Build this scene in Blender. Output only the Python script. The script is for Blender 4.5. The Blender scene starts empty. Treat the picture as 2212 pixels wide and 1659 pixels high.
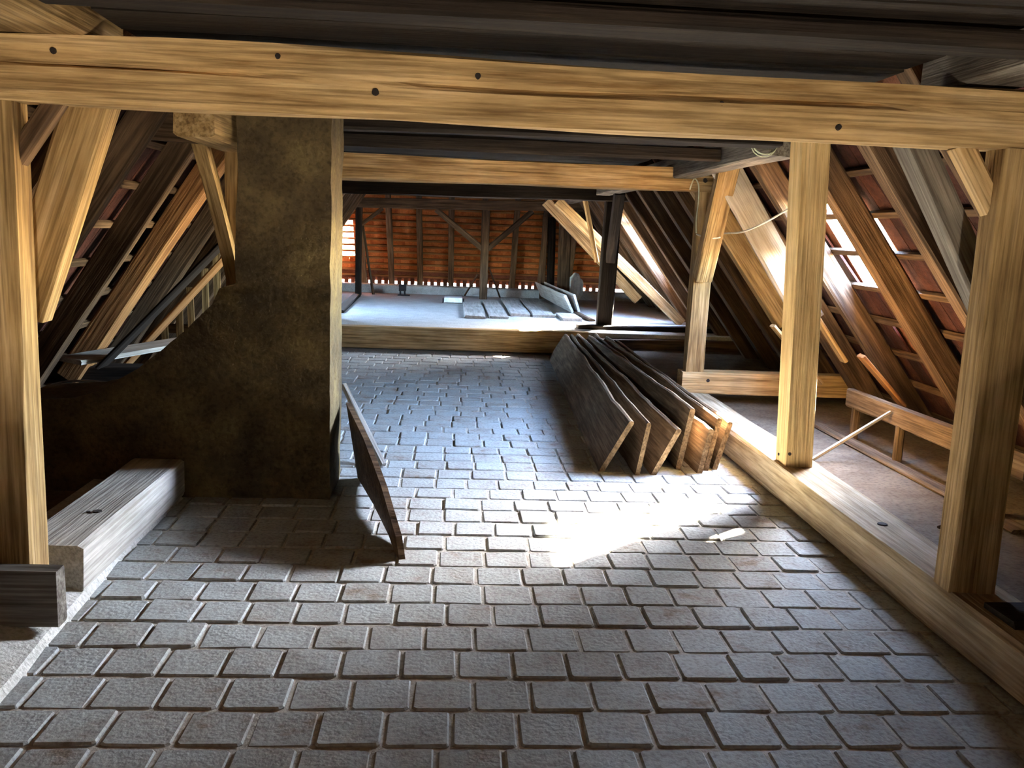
import bpy, bmesh, math, random
from mathutils import Vector, Matrix, noise

random.seed(7)
scene = bpy.context.scene
COL = scene.collection

# ------------------------------------------------------------------ camera
CAM_H = 1.55
VPX, VPY, ROLL, FPX, IW, IH = 985.0, 490.0, math.radians(1.7), 1950.0, 2212.0, 1659.0
d = Vector((VPX - IW / 2, VPY - IH / 2, FPX)).normalized()
dn = Vector((-math.sin(ROLL), math.cos(ROLL), 0.0))
dn = (dn - d * dn.dot(d)).normalized()
up = -dn
xr = d.cross(up)
# rows of world axes in camera coordinates (x right, y down, z forward)
R = Matrix((xr, d, up))
cam_data = bpy.data.cameras.new('camera')
cam_data.sensor_fit = 'HORIZONTAL'
cam_data.sensor_width = 36.0
cam_data.lens = FPX / IW * 36.0
cam_data.clip_start = 0.05
cam_data.clip_end = 500
cam = bpy.data.objects.new('camera', cam_data)
COL.objects.link(cam)
m = Matrix.Identity(4)
for i in range(3):
    m[i][0] = R[i][0]
    m[i][1] = -R[i][1]
    m[i][2] = -R[i][2]
m[0][3], m[1][3], m[2][3] = 0.0, 0.0, CAM_H
cam.matrix_world = m
scene.camera = cam

# ------------------------------------------------------------------ sky, sun, exposure
world = bpy.data.worlds.new('sky')
scene.world = world
world.use_nodes = True
bg = world.node_tree.nodes['Background']
sky = world.node_tree.nodes.new('ShaderNodeTexSky')
sky.sky_type = 'NISHITA'
sky.sun_disc = False                      # the sun itself is the lamp below
sky.air_density = 1.0
sky.dust_density = 0.7
sky.ozone_density = 1.0
world.node_tree.links.new(sky.outputs['Color'], bg.inputs['Color'])
bg.inputs['Strength'].default_value = 1.65

sun_dir = Vector((-1.10, -1.0, -1.0)).normalized()      # the way the light travels
sky.sun_elevation = math.asin(-sun_dir.z)
sky.sun_rotation = math.atan2(-sun_dir.x, -sun_dir.y)
sd = bpy.data.lights.new('sun', 'SUN')
sd.energy = 24.0
sd.angle = math.radians(1.6)
sd.color = (1.0, 0.86, 0.66)
sun = bpy.data.objects.new('sun', sd)
COL.objects.link(sun)
sun.rotation_euler = sun_dir.to_track_quat('-Z', 'Y').to_euler()
sun.location = (8, 12, 8)

scene.view_settings.view_transform = 'Standard'
scene.view_settings.look = 'None'
scene.view_settings.gamma = 1.0
scene.view_settings.use_curve_mapping = False
scene.view_settings.exposure = 5.0
cy = scene.cycles
cy.max_bounces = 10
cy.diffuse_bounces = 8
cy.use_denoising = True
cy.sample_clamp_indirect = 0.0
cy.caustics_reflective = False
cy.caustics_refractive = False

# ------------------------------------------------------------------ roof geometry constants
RX0, RM = 3.68, 1.33          # underside of the skylight-side rafters: X = RX0 - Z / RM
LX0, LM = 2.95, 1.50          # underside of the chimney-side rafters: X = -LX0 + Z / LM
HY0, HM = 18.75, 1.45         # underside of the hip rafters: Y = HY0 - Z / HM
RAFT_R = [3.2, 4.05, 4.8, 5.62, 6.6, 7.45, 8.3, 9.15, 10.0, 10.85, 11.7, 12.55, 13.4, 14.25, 15.1, 15.95, 16.8]
RAFT_L = [2.95, 4.25, 5.1, 5.95, 6.8, 7.65, 8.5, 9.35, 10.2, 11.05, 11.9, 12.75, 13.6, 14.45, 15.3, 16.15]
def nrm(mm):                   # outward normal (horizontal, vertical) of a slope with rise mm per metre
    L = math.hypot(mm, 1.0)
    return mm / L, 1.0 / L
def pt_r(y, z, off=0.0):
    a, b = nrm(RM)
    return Vector((RX0 - z / RM + a * off, y, z + b * off))
def pt_l(y, z, off=0.0):
    a, b = nrm(LM)
    return Vector((-(LX0 - z / LM) - a * off, y, z + b * off))
def pt_h(x, z, off=0.0):
    a, b = nrm(HM)
    return Vector((x, HY0 - z / HM + a * off, z + b * off))

# ------------------------------------------------------------------ node materials
def new_mat(name):
    mt = bpy.data.materials.new(name)
    mt.use_nodes = True
    nt = mt.node_tree
    return mt, nt, nt.nodes['Principled BSDF']
def N(nt, t, **kw):
    n = nt.nodes.new(t)
    for k, v in kw.items():
        setattr(n, k, v)
    return n
def ramp(nt, stops):
    r = N(nt, 'ShaderNodeValToRGB')
    e = r.color_ramp.elements
    while len(e) < len(stops):
        e.new(0.5)
    for i, (p, c) in enumerate(stops):
        e[i].position = p
        e[i].color = (c[0], c[1], c[2], 1)
    return r
def wood(name, dark, mid, light, vary=0.35, rough=0.85, streak=1.0, bump=0.5):
    mt, nt, bs = new_mat(name)
    L = nt.links.new
    tc = N(nt, 'ShaderNodeTexCoord')
    oi = N(nt, 'ShaderNodeObjectInfo')
    add = N(nt, 'ShaderNodeVectorMath', operation='ADD')
    L(tc.outputs['Object'], add.inputs[0])
    sc = N(nt, 'ShaderNodeVectorMath', operation='SCALE')
    comb = N(nt, 'ShaderNodeCombineXYZ')
    for i in range(3):
        L(oi.outputs['Random'], comb.inputs[i])
    L(comb.outputs[0], sc.inputs[0])
    sc.inputs['Scale'].default_value = 37.0
    L(sc.outputs[0], add.inputs[1])
    mp = N(nt, 'ShaderNodeMapping')
    mp.inputs['Scale'].default_value = (1.1, 13, 13)
    L(add.outputs[0], mp.inputs['Vector'])
    n1 = N(nt, 'ShaderNodeTexNoise')
    n1.inputs['Scale'].default_value = 1.6
    n1.inputs['Detail'].default_value = 5
    n1.inputs['Roughness'].default_value = 0.62
    L(mp.outputs[0], n1.inputs['Vector'])
    mp2 = N(nt, 'ShaderNodeMapping')
    mp2.inputs['Scale'].default_value = (2.0, 75, 75)
    L(add.outputs[0], mp2.inputs['Vector'])
    n2 = N(nt, 'ShaderNodeTexNoise')
    n2.inputs['Scale'].default_value = 1.0
    n2.inputs['Detail'].default_value = 3
    L(mp2.outputs[0], n2.inputs['Vector'])
    n3 = N(nt, 'ShaderNodeTexNoise')          # broad weathering
    n3.inputs['Scale'].default_value = 2.3
    n3.inputs['Detail'].default_value = 3
    L(add.outputs[0], n3.inputs['Vector'])
    r1 = ramp(nt, [(0.30, dark), (0.52, mid), (0.72, light)])
    L(n1.outputs['Fac'], r1.inputs['Fac'])
    r2 = ramp(nt, [(0.38, (0.45, 0.42, 0.38)), (0.55, (1, 1, 1))])
    L(n2.outputs['Fac'], r2.inputs['Fac'])
    mx = N(nt, 'ShaderNodeMix', data_type='RGBA', blend_type='MULTIPLY')
    mx.inputs['Factor'].default_value = 0.75 * streak
    L(r1.outputs['Color'], mx.inputs['A'])
    L(r2.outputs['Color'], mx.inputs['B'])
    r3 = ramp(nt, [(0.3, (0.72, 0.70, 0.66)), (0.65, (1.12, 1.1, 1.05))])
    L(n3.outputs['Fac'], r3.inputs['Fac'])
    mx2 = N(nt, 'ShaderNodeMix', data_type='RGBA', blend_type='MULTIPLY')
    mx2.inputs['Factor'].default_value = 0.9
    L(mx.outputs['Result'], mx2.inputs['A'])
    L(r3.outputs['Color'], mx2.inputs['B'])
    hsv = N(nt, 'ShaderNodeHueSaturation')
    mr = N(nt, 'ShaderNodeMapRange')
    mr.inputs['To Min'].default_value = 1 - vary
    mr.inputs['To Max'].default_value = 1 + vary * 0.6
    L(oi.outputs['Random'], mr.inputs['Value'])
    L(mr.outputs[0], hsv.inputs['Value'])
    L(mx2.outputs['Result'], hsv.inputs['Color'])
    L(hsv.outputs['Color'], bs.inputs['Base Color'])
    bs.inputs['Roughness'].default_value = rough
    bs.inputs['Specular IOR Level'].default_value = 0.2
    mxb = N(nt, 'ShaderNodeMath', operation='ADD')
    L(n1.outputs['Fac'], mxb.inputs[0])
    L(n2.outputs['Fac'], mxb.inputs[1])
    bp = N(nt, 'ShaderNodeBump')
    bp.inputs['Strength'].default_value = bump
    bp.inputs['Distance'].default_value = 0.01
    L(mxb.outputs[0], bp.inputs['Height'])
    L(bp.outputs['Normal'], bs.inputs['Normal'])
    return mt
def stone(name, stops, scale=9, vary=0.3, bump=0.4, rough=0.9, fine=60, spec=0.2, island=False):
    mt, nt, bs = new_mat(name)
    L = nt.links.new
    tc = N(nt, 'ShaderNodeTexCoord')
    gm = N(nt, 'ShaderNodeNewGeometry')
    oi = N(nt, 'ShaderNodeObjectInfo')
    n1 = N(nt, 'ShaderNodeTexNoise')
    n1.inputs['Scale'].default_value = scale
    n1.inputs['Detail'].default_value = 6
    n1.inputs['Roughness'].default_value = 0.65
    L(gm.outputs['Position'], n1.inputs['Vector'])
    n2 = N(nt, 'ShaderNodeTexNoise')
    n2.inputs['Scale'].default_value = fine
    n2.inputs['Detail'].default_value = 4
    L(gm.outputs['Position'], n2.inputs['Vector'])
    rd = N(nt, 'ShaderNodeMath', operation='ADD')
    L(oi.outputs['Random'], rd.inputs[0])
    if island:
        L(gm.outputs['Random Per Island'], rd.inputs[1])
    else:
        rd.inputs[1].default_value = 0.0
    fr = N(nt, 'ShaderNodeMath', operation='FRACT')
    L(rd.outputs[0], fr.inputs[0])
    ms = N(nt, 'ShaderNodeMath', operation='MULTIPLY_ADD')   # shift the ramp for each piece
    L(fr.outputs[0], ms.inputs[0])
    ms.inputs[1].default_value = vary
    sub = N(nt, 'ShaderNodeMath', operation='SUBTRACT')
    L(n1.outputs['Fac'], sub.inputs[0])
    sub.inputs[1].default_value = vary * 0.5
    L(sub.outputs[0], ms.inputs[2])
    r1 = ramp(nt, stops)
    L(ms.outputs[0], r1.inputs['Fac'])
    r2 = ramp(nt, [(0.34, (0.55, 0.53, 0.50)), (0.52, (1, 1, 1))])
    L(n2.outputs['Fac'], r2.inputs['Fac'])
    mx = N(nt, 'ShaderNodeMix', data_type='RGBA', blend_type='MULTIPLY')
    mx.inputs['Factor'].default_value = 0.6
    L(r1.outputs['Color'], mx.inputs['A'])
    L(r2.outputs['Color'], mx.inputs['B'])
    L(mx.outputs['Result'], bs.inputs['Base Color'])
    bs.inputs['Roughness'].default_value = rough
    bs.inputs['Specular IOR Level'].default_value = spec
    sm = N(nt, 'ShaderNodeMath', operation='ADD')
    L(n1.outputs['Fac'], sm.inputs[0])
    L(n2.outputs['Fac'], sm.inputs[1])
    bp = N(nt, 'ShaderNodeBump')
    bp.inputs['Strength'].default_value = bump
    bp.inputs['Distance'].default_value = 0.012
    L(sm.outputs[0], bp.inputs['Height'])
    L(bp.outputs['Normal'], bs.inputs['Normal'])
    return mt

M = {}
M['beam'] = wood('aged_beam_wood', (0.27, 0.16, 0.065), (0.52, 0.36, 0.18), (0.66, 0.49, 0.29), vary=0.12)
M['post'] = wood('aged_post_wood', (0.23, 0.14, 0.06), (0.44, 0.30, 0.14), (0.58, 0.42, 0.24), vary=0.12)
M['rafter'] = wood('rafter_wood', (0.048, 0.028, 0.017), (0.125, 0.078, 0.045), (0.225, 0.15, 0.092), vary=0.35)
M['new'] = wood('fresh_sawn_wood', (0.50, 0.33, 0.14), (0.66, 0.47, 0.23), (0.76, 0.58, 0.32), vary=0.03, streak=0.6)
M['dark'] = wood('dark_old_wood', (0.007, 0.005, 0.004), (0.019, 0.013, 0.010), (0.034, 0.025, 0.018), vary=0.3)  # one very dark tone for old timber
M['plate'] = wood('grey_dusty_wood', (0.09, 0.08, 0.07), (0.20, 0.18, 0.16), (0.30, 0.28, 0.25), vary=0.2)
M['board'] = wood('stacked_board_wood', (0.10, 0.065, 0.038), (0.20, 0.14, 0.088), (0.31, 0.235, 0.165), vary=0.25)
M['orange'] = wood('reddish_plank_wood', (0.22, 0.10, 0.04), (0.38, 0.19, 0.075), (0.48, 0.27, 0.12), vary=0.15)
M['sill'] = wood('dusty_sill_wood', (0.26, 0.19, 0.11), (0.46, 0.37, 0.25), (0.58, 0.50, 0.38), vary=0.08, streak=0.7)
M['greyplank'] = wood('pale_grey_plank', (0.34, 0.32, 0.29), (0.48, 0.46, 0.43), (0.58, 0.56, 0.53), vary=0.12, streak=0.6)
M['tile'] = stone('worn_paving_tile', [(0.24, (0.24, 0.195, 0.16)), (0.36, (0.335, 0.335, 0.32)), (0.62, (0.395, 0.43, 0.435))], scale=7, vary=0.22, island=True, bump=0.35, fine=55)
M['mortar'] = stone('pale_mortar', [(0.3, (0.34, 0.32, 0.28)), (0.7, (0.52, 0.50, 0.45))], scale=14, vary=0.0)
M['dust'] = stone('dusty_eaves_floor', [(0.3, (0.10, 0.075, 0.05)), (0.7, (0.20, 0.16, 0.115))], scale=5, vary=0.0, fine=40)
M['screed'] = stone('pale_screed', [(0.3, (0.44, 0.43, 0.40)), (0.7, (0.60, 0.59, 0.56))], scale=6, vary=0.0, fine=50)
M['plaster'] = stone('dirty_chimney_plaster', [(0.32, (0.05, 0.036, 0.021)), (0.5, (0.10, 0.072, 0.036)), (0.68, (0.18, 0.135, 0.06))], scale=3.2, vary=0.0, bump=0.8, fine=45)  # dirty brown plaster in a dark tone, mottled at random
M['kerb'] = stone('lime_kerb', [(0.3, (0.42, 0.42, 0.39)), (0.7, (0.60, 0.60, 0.57))], scale=8, vary=0.0, bump=0.6)
M['rtile'] = stone('terracotta_shade_tone', [(0.3, (0.022, 0.008, 0.007)), (0.5, (0.046, 0.015, 0.012)), (0.7, (0.078, 0.028, 0.018))], scale=8, vary=0.3, island=True, bump=0.4)  # terracotta with the shade of the side slopes put into its colour
M['hiptile'] = stone('terracotta_lit_tone', [(0.3, (0.40, 0.11, 0.030)), (0.5, (0.62, 0.19, 0.05)), (0.7, (0.72, 0.27, 0.09))], scale=8, vary=0.3, island=True, bump=0.4)  # hip copy of the tile, colour raised to stand in for light
M['slab'] = stone('old_tile_outer_layer', [(0.3, (0.12, 0.045, 0.025)), (0.7, (0.22, 0.09, 0.05))], scale=6, vary=0.0)
def flat(name, c, rough=0.7, metal=0.0, emit=0):
    mt, nt, bs = new_mat(name)
    tc = N(nt, 'ShaderNodeTexCoord')
    n1 = N(nt, 'ShaderNodeTexNoise')
    n1.inputs['Scale'].default_value = 20
    nt.links.new(tc.outputs['Object'], n1.inputs['Vector'])
    r = ramp(nt, [(0.3, tuple(v * 0.8 for v in c)), (0.7, tuple(min(1, v * 1.1) for v in c))])
    nt.links.new(n1.outputs['Fac'], r.inputs['Fac'])
    nt.links.new(r.outputs['Color'], bs.inputs['Base Color'])
    bs.inputs['Roughness'].default_value = rough
    bs.inputs['Metallic'].default_value = metal
    return mt
M['cable'] = flat('white_cable', (0.72, 0.70, 0.66), 0.5)
M['wire'] = flat('pale_wire', (0.55, 0.58, 0.42), 0.5)
M['hole'] = flat('dark_knot', (0.018, 0.012, 0.010), 0.9)
M['bag'] = flat('white_plastic', (0.70, 0.74, 0.70), 0.45)
M['white'] = flat('white_enamel', (0.85, 0.85, 0.83), 0.4)
M['iron'] = flat('dark_iron', (0.03, 0.025, 0.025), 0.6, 0.4)
M['lead'] = flat('zinc_sheet', (0.30, 0.31, 0.32), 0.5, 0.3)

# ------------------------------------------------------------------ object helpers
def link(name, me, mat, parent=None):
    o = bpy.data.objects.new(name, me)
    COL.objects.link(o)
    if mat is not None and not me.materials:
        me.materials.append(mat)
    if parent is not None:
        o.parent = parent
    return o
def tag(o, label, cat, group=None):
    o['label'] = label
    o['category'] = cat
    if group:
        o['group'] = group
    return o
def struct(o, label=None):
    o['kind'] = 'structure'
    if label:
        o['label'] = label
    return o
def empty(name, loc):
    o = bpy.data.objects.new(name, None)
    COL.objects.link(o)
    o.location = loc
    o.empty_display_size = 0.1
    return o
def mesh_from(name, vs, fs, smooth=False):
    me = bpy.data.meshes.new(name)
    me.from_pydata(vs, [], fs)
    me.update()
    if smooth:
        for p in me.polygons:
            p.use_smooth = True
    return me
def frame(p0, p1, upv=(0, 0, 1)):
    """matrix whose local X runs from p0 to p1 and whose local Z is near upv"""
    p0, p1 = Vector(p0), Vector(p1)
    ax = (p1 - p0).normalized()
    u = Vector(upv)
    if abs(ax.dot(u)) > 0.98:
        u = Vector((0, 1, 0))
    ay = u.cross(ax).normalized()
    az = ax.cross(ay)
    mt = Matrix.Identity(4)
    for i in range(3):
        mt[i][0], mt[i][1], mt[i][2], mt[i][3] = ax[i], ay[i], az[i], p0[i]
    return mt, (p1 - p0).length
def timber_mesh(L, w, h, seed=0, wob=0.006, ch=0.012, seg=None, groove=0.0, bow=0.0, bowy=0.0, taper=(1, 1), cuts=(0, 0)):
    """hewn timber along local X: w across (Y), h high (Z); origin in the middle of its start"""
    if seg is None:
        seg = max(3, min(28, int(L / 0.22)))
    prof = [(-w/2 + ch, -h/2), (w/2 - ch, -h/2), (w/2, -h/2 + ch), (w/2, h/2 - ch), (w/2 - ch, h/2), (-w/2 + ch, h/2), (-w/2, h/2 - ch)]
    g0 = None
    if groove:
        prof += [(-w/2, 0.030), (-w/2 + groove, 0.012), (-w/2, -0.006)]
        g0 = len(prof) - 2
    prof += [(-w/2, -h/2 + ch)]
    n = len(prof)
    vs, fs = [], []
    for i in range(seg + 1):
        t = i / seg
        x = L * t
        k = taper[0] * (1 - t) + taper[1] * t
        for j, (a, b) in enumerate(prof):
            q = Vector((x * 0.9 + seed * 7.13, j * 1.7 + seed, 0.3))
            dy = (noise.noise(q) * 2) * wob
            dz = (noise.noise(q + Vector((0, 31.4, 9))) * 2) * wob
            yy, zz = a * k + dy, b * k + dz
            if g0 is not None and j == g0:
                yy = -w/2 + groove * max(0.0, 0.45 + 1.2 * noise.noise(Vector((x * 1.3 + seed, 4, 2))))
            arc = 4 * t * (1 - t)
            xx = x
            if i == 0 and cuts[0]:
                xx += cuts[0] * b / h
            if i == seg and cuts[1]:
                xx += cuts[1] * b / h
            vs.append((xx, yy + bowy * arc, zz + bow * arc))
    for i in range(seg):
        for j in range(n):
            a, b = i * n + j, i * n + (j + 1) % n
            fs.append((a, a + n, b + n, b))
    fs.append(tuple(range(n)))
    fs.append(tuple(reversed(range(seg * n, seg * n + n))))
    return mesh_from('timber', vs, fs)
SEED = [0]
def timber(name, p0, p1, w, h, mat, upv=(0, 0, 1), parent=None, **kw):
    SEED[0] += 1
    mt, L = frame(p0, p1, upv)
    me = timber_mesh(L, w, h, seed=SEED[0], **kw)
    me.name = name
    o = link(name, me, M[mat])
    o.matrix_world = mt
    if parent is not None:
        o.parent = parent
        o.matrix_parent_inverse = parent.matrix_world.inverted()
    return o
def box_mesh(name, x0, x1, y0, y1, z0, z1, bev=0.0):
    bm = bmesh.new()
    bmesh.ops.create_cube(bm, size=1)
    for v in bm.verts:
        v.co = Vector(((v.co.x + .5) * (x1 - x0) + x0, (v.co.y + .5) * (y1 - y0) + y0, (v.co.z + .5) * (z1 - z0) + z0))
    if bev:
        bmesh.ops.bevel(bm, geom=bm.edges[:], offset=bev, segments=1, affect='EDGES')
    me = bpy.data.meshes.new(name)
    bm.to_mesh(me)
    bm.free()
    return me
def box(name, x0, x1, y0, y1, z0, z1, mat, bev=0.0, parent=None):
    return link(name, box_mesh(name, x0, x1, y0, y1, z0, z1, bev), M[mat], parent)
def tube_mesh(name, pts, r, sides=8, close=False):
    vs, fs = [], []
    P = [Vector(p) for p in pts]
    n = len(P)
    ref = Vector((0.31, 0.17, 0.93))
    for i, p in enumerate(P):
        t = (P[min(i + 1, n - 1)] - P[max(i - 1, 0)]).normalized()
        a = t.cross(ref).normalized()
        b = t.cross(a)
        rr = r[i] if isinstance(r, (list, tuple)) else r
        for k in range(sides):
            an = 2 * math.pi * k / sides
            vs.append(tuple(p + a * math.cos(an) * rr + b * math.sin(an) * rr))
    for i in range(n - 1):
        for k in range(sides):
            k2 = (k + 1) % sides
            fs.append((i * sides + k, i * sides + k2, (i + 1) * sides + k2, (i + 1) * sides + k))
    fs.append(tuple(reversed(range(sides))))
    fs.append(tuple(range((n - 1) * sides, n * sides)))
    return mesh_from(name, vs, fs, True)
def smooth_path(pts, n=8):
    P = [Vector(p) for p in pts]
    out = []
    for i in range(len(P) - 1):
        p0, p1, p2, p3 = P[max(i-1, 0)], P[i], P[i+1], P[min(i+2, len(P)-1)]
        for k in range(n):
            t = k / n
            out.append(0.5 * ((2*p1) + (-p0+p2)*t + (2*p0-5*p1+4*p2-p3)*t*t + (-p0+3*p1-3*p2+p3)*t**3))
    out.append(P[-1])
    return out
def disc_on(parent, name, loc, normal, r, thick, mat='hole', sides=10):
    """small round plug (peg, knot) set into a surface, child of parent"""
    bm = bmesh.new()
    bmesh.ops.create_cone(bm, cap_ends=True, segments=sides, radius1=r, radius2=r * 0.8, depth=thick)
    for v in bm.verts:
        v.co.x *= 1 + 0.15 * math.sin(v.co.y * 900)
    me = bpy.data.meshes.new(name)
    bm.to_mesh(me)
    bm.free()
    o = link(name, me, M[mat])
    q = Vector(normal).to_track_quat('Z', 'Y')
    o.matrix_world = Matrix.Translation(Vector(loc)) @ q.to_matrix().to_4x4()
    mw = o.matrix_world.copy()
    o.parent = parent
    o.matrix_parent_inverse = parent.matrix_world.inverted()
    return o

# ================================================================== THE SETTING
Y_BACK = -2.2
# ---- floor of worn square tiles
HX0, HX1, HY0_, HY1_ = -0.32, 0.68, -1.75, -0.25       # made-up stair hatch, unseen behind the viewer
def boxes_mesh(name, boxes):
    bm_ = bmesh.new()
    for b_ in boxes:
        mm_ = box_mesh('tmp', *b_)
        bm_.from_mesh(mm_)
        bpy.data.meshes.remove(mm_)
    me_ = bpy.data.meshes.new(name)
    bm_.to_mesh(me_)
    bm_.free()
    return me_
flo = link('floor', boxes_mesh('floor', [(-1.62, 2.02, HY1_, 11.46, -0.10, -0.007), (-1.62, HX0, Y_BACK, HY1_, -0.10, -0.010), (HX1, 2.02, Y_BACK, HY1_, -0.10, -0.010), (HX0, HX1, Y_BACK, HY0_, -0.10, -0.010)]), M['mortar'])
struct(flo, 'worn grey paving tile floor laid in running courses')
def tile_mesh(k):
    rnd = random.Random(k)
    W2, D2 = 0.5, 0.5                      # unit tile, scaled per object
    bm = bmesh.new()
    def corner(sx, sy, ins, z):
        return bm.verts.new((sx * (W2 - ins), sy * (D2 - ins * 1.0), z))
    tz = [rnd.uniform(-0.003, 0.003) for _ in range(4)]
    S = [(-1, -1), (1, -1), (1, 1), (-1, 1)]
    lo = [corner(sx, sy, 0.0, -0.03) for sx, sy in S]
    mid = []
    top = []
    for i, (sx, sy) in enumerate(S):
        c = rnd.uniform(0.02, 0.07)
        mid.append([bm.verts.new((sx * W2, sy * (D2 - c), -0.006 + tz[i])), bm.verts.new((sx * (W2 - c), sy * D2, -0.006 + tz[i]))])
        top.append([bm.verts.new((sx * (W2 - .03), sy * (D2 - c - .02), tz[i])), bm.verts.new((sx * (W2 - c - .02), sy * (D2 - .03), tz[i]))])
    def loop(a):   # keep a consistent winding
        out = []
        for i in range(4):
            p, q = a[i]
            out += ([p, q] if S[i] in ((1, -1), (-1, 1)) and False else [])
        return out
    order = []
    tord = []
    for i in range(4):
        a, b = mid[i]
        c, e = top[i]
        if S[i] in ((-1, -1), (1, 1)):
            order += [a, b]; tord += [c, e]
        else:
            order += [b, a]; tord += [e, c]
    bm.faces.new(tord)
    for i in range(8):
        j = (i + 1) % 8
        bm.faces.new((order[i], order[j], tord[j], tord[i]))
    dn_ = [bm.verts.new((v.co.x, v.co.y, -0.03)) for v in order]
    for v in lo:
        bm.verts.remove(v)
    for i in range(8):
        j = (i + 1) % 8
        bm.faces.new((dn_[i], dn_[j], order[j], order[i]))
    bmesh.ops.recalc_face_normals(bm, faces=bm.faces[:])
    me = bpy.data.meshes.new('floor_tile')
    bm.to_mesh(me)
    bm.free()
    me.materials.append(M['tile'])
    return me
TILES = [tile_mesh(k) for k in range(12)]
ROWD = 0.2117
row0 = 2.51 - 2 * ROWD
spots = []
rt = random.Random(11)
k = 0
while True:
    y0 = row0 + k * ROWD
    if y0 > 11.1:
        break
    x = -1.46 - rt.uniform(0.02, 0.18) - (0.1 if k % 2 else 0)
    dyr = rt.uniform(-0.006, 0.006)
    while x < 1.99:
        w = rt.uniform(0.185, 0.218)
        x1 = min(x + w, 2.0)
        x0 = max(x, -1.50)
        if x1 - x0 > 0.05:
            spots.append(((x0 + x1) / 2, y0 + ROWD / 2 + dyr, x1 - x0 - 0.011, ROWD - 0.012 - rt.uniform(0, 0.006), rt.uniform(-0.02, 0.02), rt.uniform(-0.012, 0.012), rt.uniform(-0.014, 0.010), rt.uniform(-0.003, 0.004)))
        x = x1 + 0.001
    k += 1
seen = [s for s in spots if s[1] > 2.28 and abs(s[0] - 0.15) / s[1] < 0.66]
seen.sort(key=lambda s: s[1])
near = set(seen[:298])
bmT = bmesh.new()
for s in spots:
    cx, cy_, w, dpt, rz, rx, ry, dz = s
    mw = Matrix.Translation((cx, cy_, dz)) @ Matrix.Rotation(rz, 4, 'Z') @ Matrix.Rotation(rx, 4, 'X') @ Matrix.Rotation(ry, 4, 'Y') @ Matrix.Diagonal((w, dpt, 1, 1))
    me = TILES[rt.randrange(len(TILES))]
    if s in near:
        o = bpy.data.objects.new('floor_tile', me)
        COL.objects.link(o)
        o.parent = flo
        o.matrix_world = mw
    else:
        nb = len(bmT.verts)
        bmT.from_mesh(me)
        bmT.verts.ensure_lookup_table()
        for v in bmT.verts[nb:]:
            v.co = mw @ v.co
meT = bpy.data.meshes.new('floor_tile_field')
bmT.to_mesh(meT)
bmT.free()
o = link('floor_tile_field', meT, M['tile'], flo)
o['kind'] = 'stuff'

struct(box('ground', -150, 150, -150, 150, -6.2, -6.0, 'dust'), 'ground far below outside the roof')
# ---- dusty floors under the eaves, raised far floor
struct(box('floor_eaves_right', 2.02, 4.4, Y_BACK, 11.46, -0.12, 0.10, 'dust'), 'dusty uneven floor under the eaves beyond the sill beam')
struct(box('floor_eaves_left', -3.6, -1.62, Y_BACK, 11.46, -0.12, 0.02, 'dust'), 'dark dusty floor under the eaves behind the chimney')
struct(box('floor_raised', -3.6, 4.4, 11.46, 17.05, -0.12, 0.28, 'screed'), 'pale raised screed floor at the hipped end')
# lime kerb along the chimney side of the tiles (sloping haunch)
vs, fs = [], []
nk = 24
for i in range(nk + 1):
    y = Y_BACK + (4.95 - Y_BACK) * i / nk
    j = 0.012 * noise.noise(Vector((0, y * 2.3, 1)))
    ek = -1.385 - 0.035 * (y - 2.7) / 0.6 if y < 4.2 else -1.47
    ek = max(ek, -1.46)
    vs += [(ek + j, y, -0.02), (ek - 0.03 + j, y, 0.030), (-1.62, y, 0.075 + j), (-1.95, y, 0.10), (-1.95, y, -0.02)]
for i in range(nk):
    for q in range(4):
        a = i * 5 + q
        fs.append((a, a + 1, a + 6, a + 5))
struct(link('trim_kerb', mesh_from('kerb', vs, fs), M['kerb']), 'pale lime mortar kerb along the floor edge')
# low masonry kerb below the hip
struct(box('floor_behind_kerb', -3.6, 4.4, 17.45, 19.4, -0.12, 0.22, 'dust'), 'dusty ledge behind the low kerb')
struct(box('wall_far', -3.6, 4.4, 17.05, 17.45, -0.1, 0.43, 'kerb', 0.02), 'low grey masonry kerb below the hip roof')
# back wall behind the viewer
struct(box('wall_back', -4.2, 5.0, Y_BACK - 0.3, Y_BACK, -0.2, 4.2, 'kerb'), 'plastered wall closing the attic')

# ---- added unseen hatch behind the viewer: its bulb lights the foremost beam
zb_ = -2.7
struct(link('wall_added_stairwell', boxes_mesh('wall_added_stairwell', [(HX0 - 0.1, HX0, HY0_, HY1_, zb_, -0.05), (HX1, HX1 + 0.1, HY0_, HY1_, zb_, -0.05), (HX0 - 0.1, HX1 + 0.1, HY1_, HY1_ + 0.1, zb_, -0.05), (HX0 - 0.1, HX1 + 0.1, HY0_ - 0.1, HY0_, zb_, -0.05), (HX0 - 0.1, HX1 + 0.1, HY0_ - 0.1, HY1_ + 0.1, zb_ - 0.1, zb_)]), M['kerb']), 'limewashed walls of the added stair hatch, shaping the fill light')
stair = empty('stair', ((HX0 + HX1) / 2, HY0_, zb_))  # stair made up along with the hatch
tag(stair, 'added steep wooden stair in the unseen hatch', 'stair')
bpy.context.view_layer.update()
for i in range(10):
    t_ = i / 10
    o = box('tread', HX0 + 0.03, HX1 - 0.03, HY0_ + 0.06 + 0.12 * i, HY0_ + 0.30 + 0.12 * i, zb_ + 0.22 + 0.235 * i, zb_ + 0.255 + 0.235 * i, 'beam')
    o.parent = stair
    o.matrix_parent_inverse = stair.matrix_world.inverted()
lamp = empty('added_fill_lamp', (0.30, HY0_ + 0.02, -0.45))  # added bulb, a fill light for the beam and post fronts
tag(lamp, 'added fill bulb on the wall of the unseen stair hatch', 'lamp')
bpy.context.view_layer.update()
LP = Vector((0.30, HY0_ + 0.16, -0.36))
bmb = bmesh.new()
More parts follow.
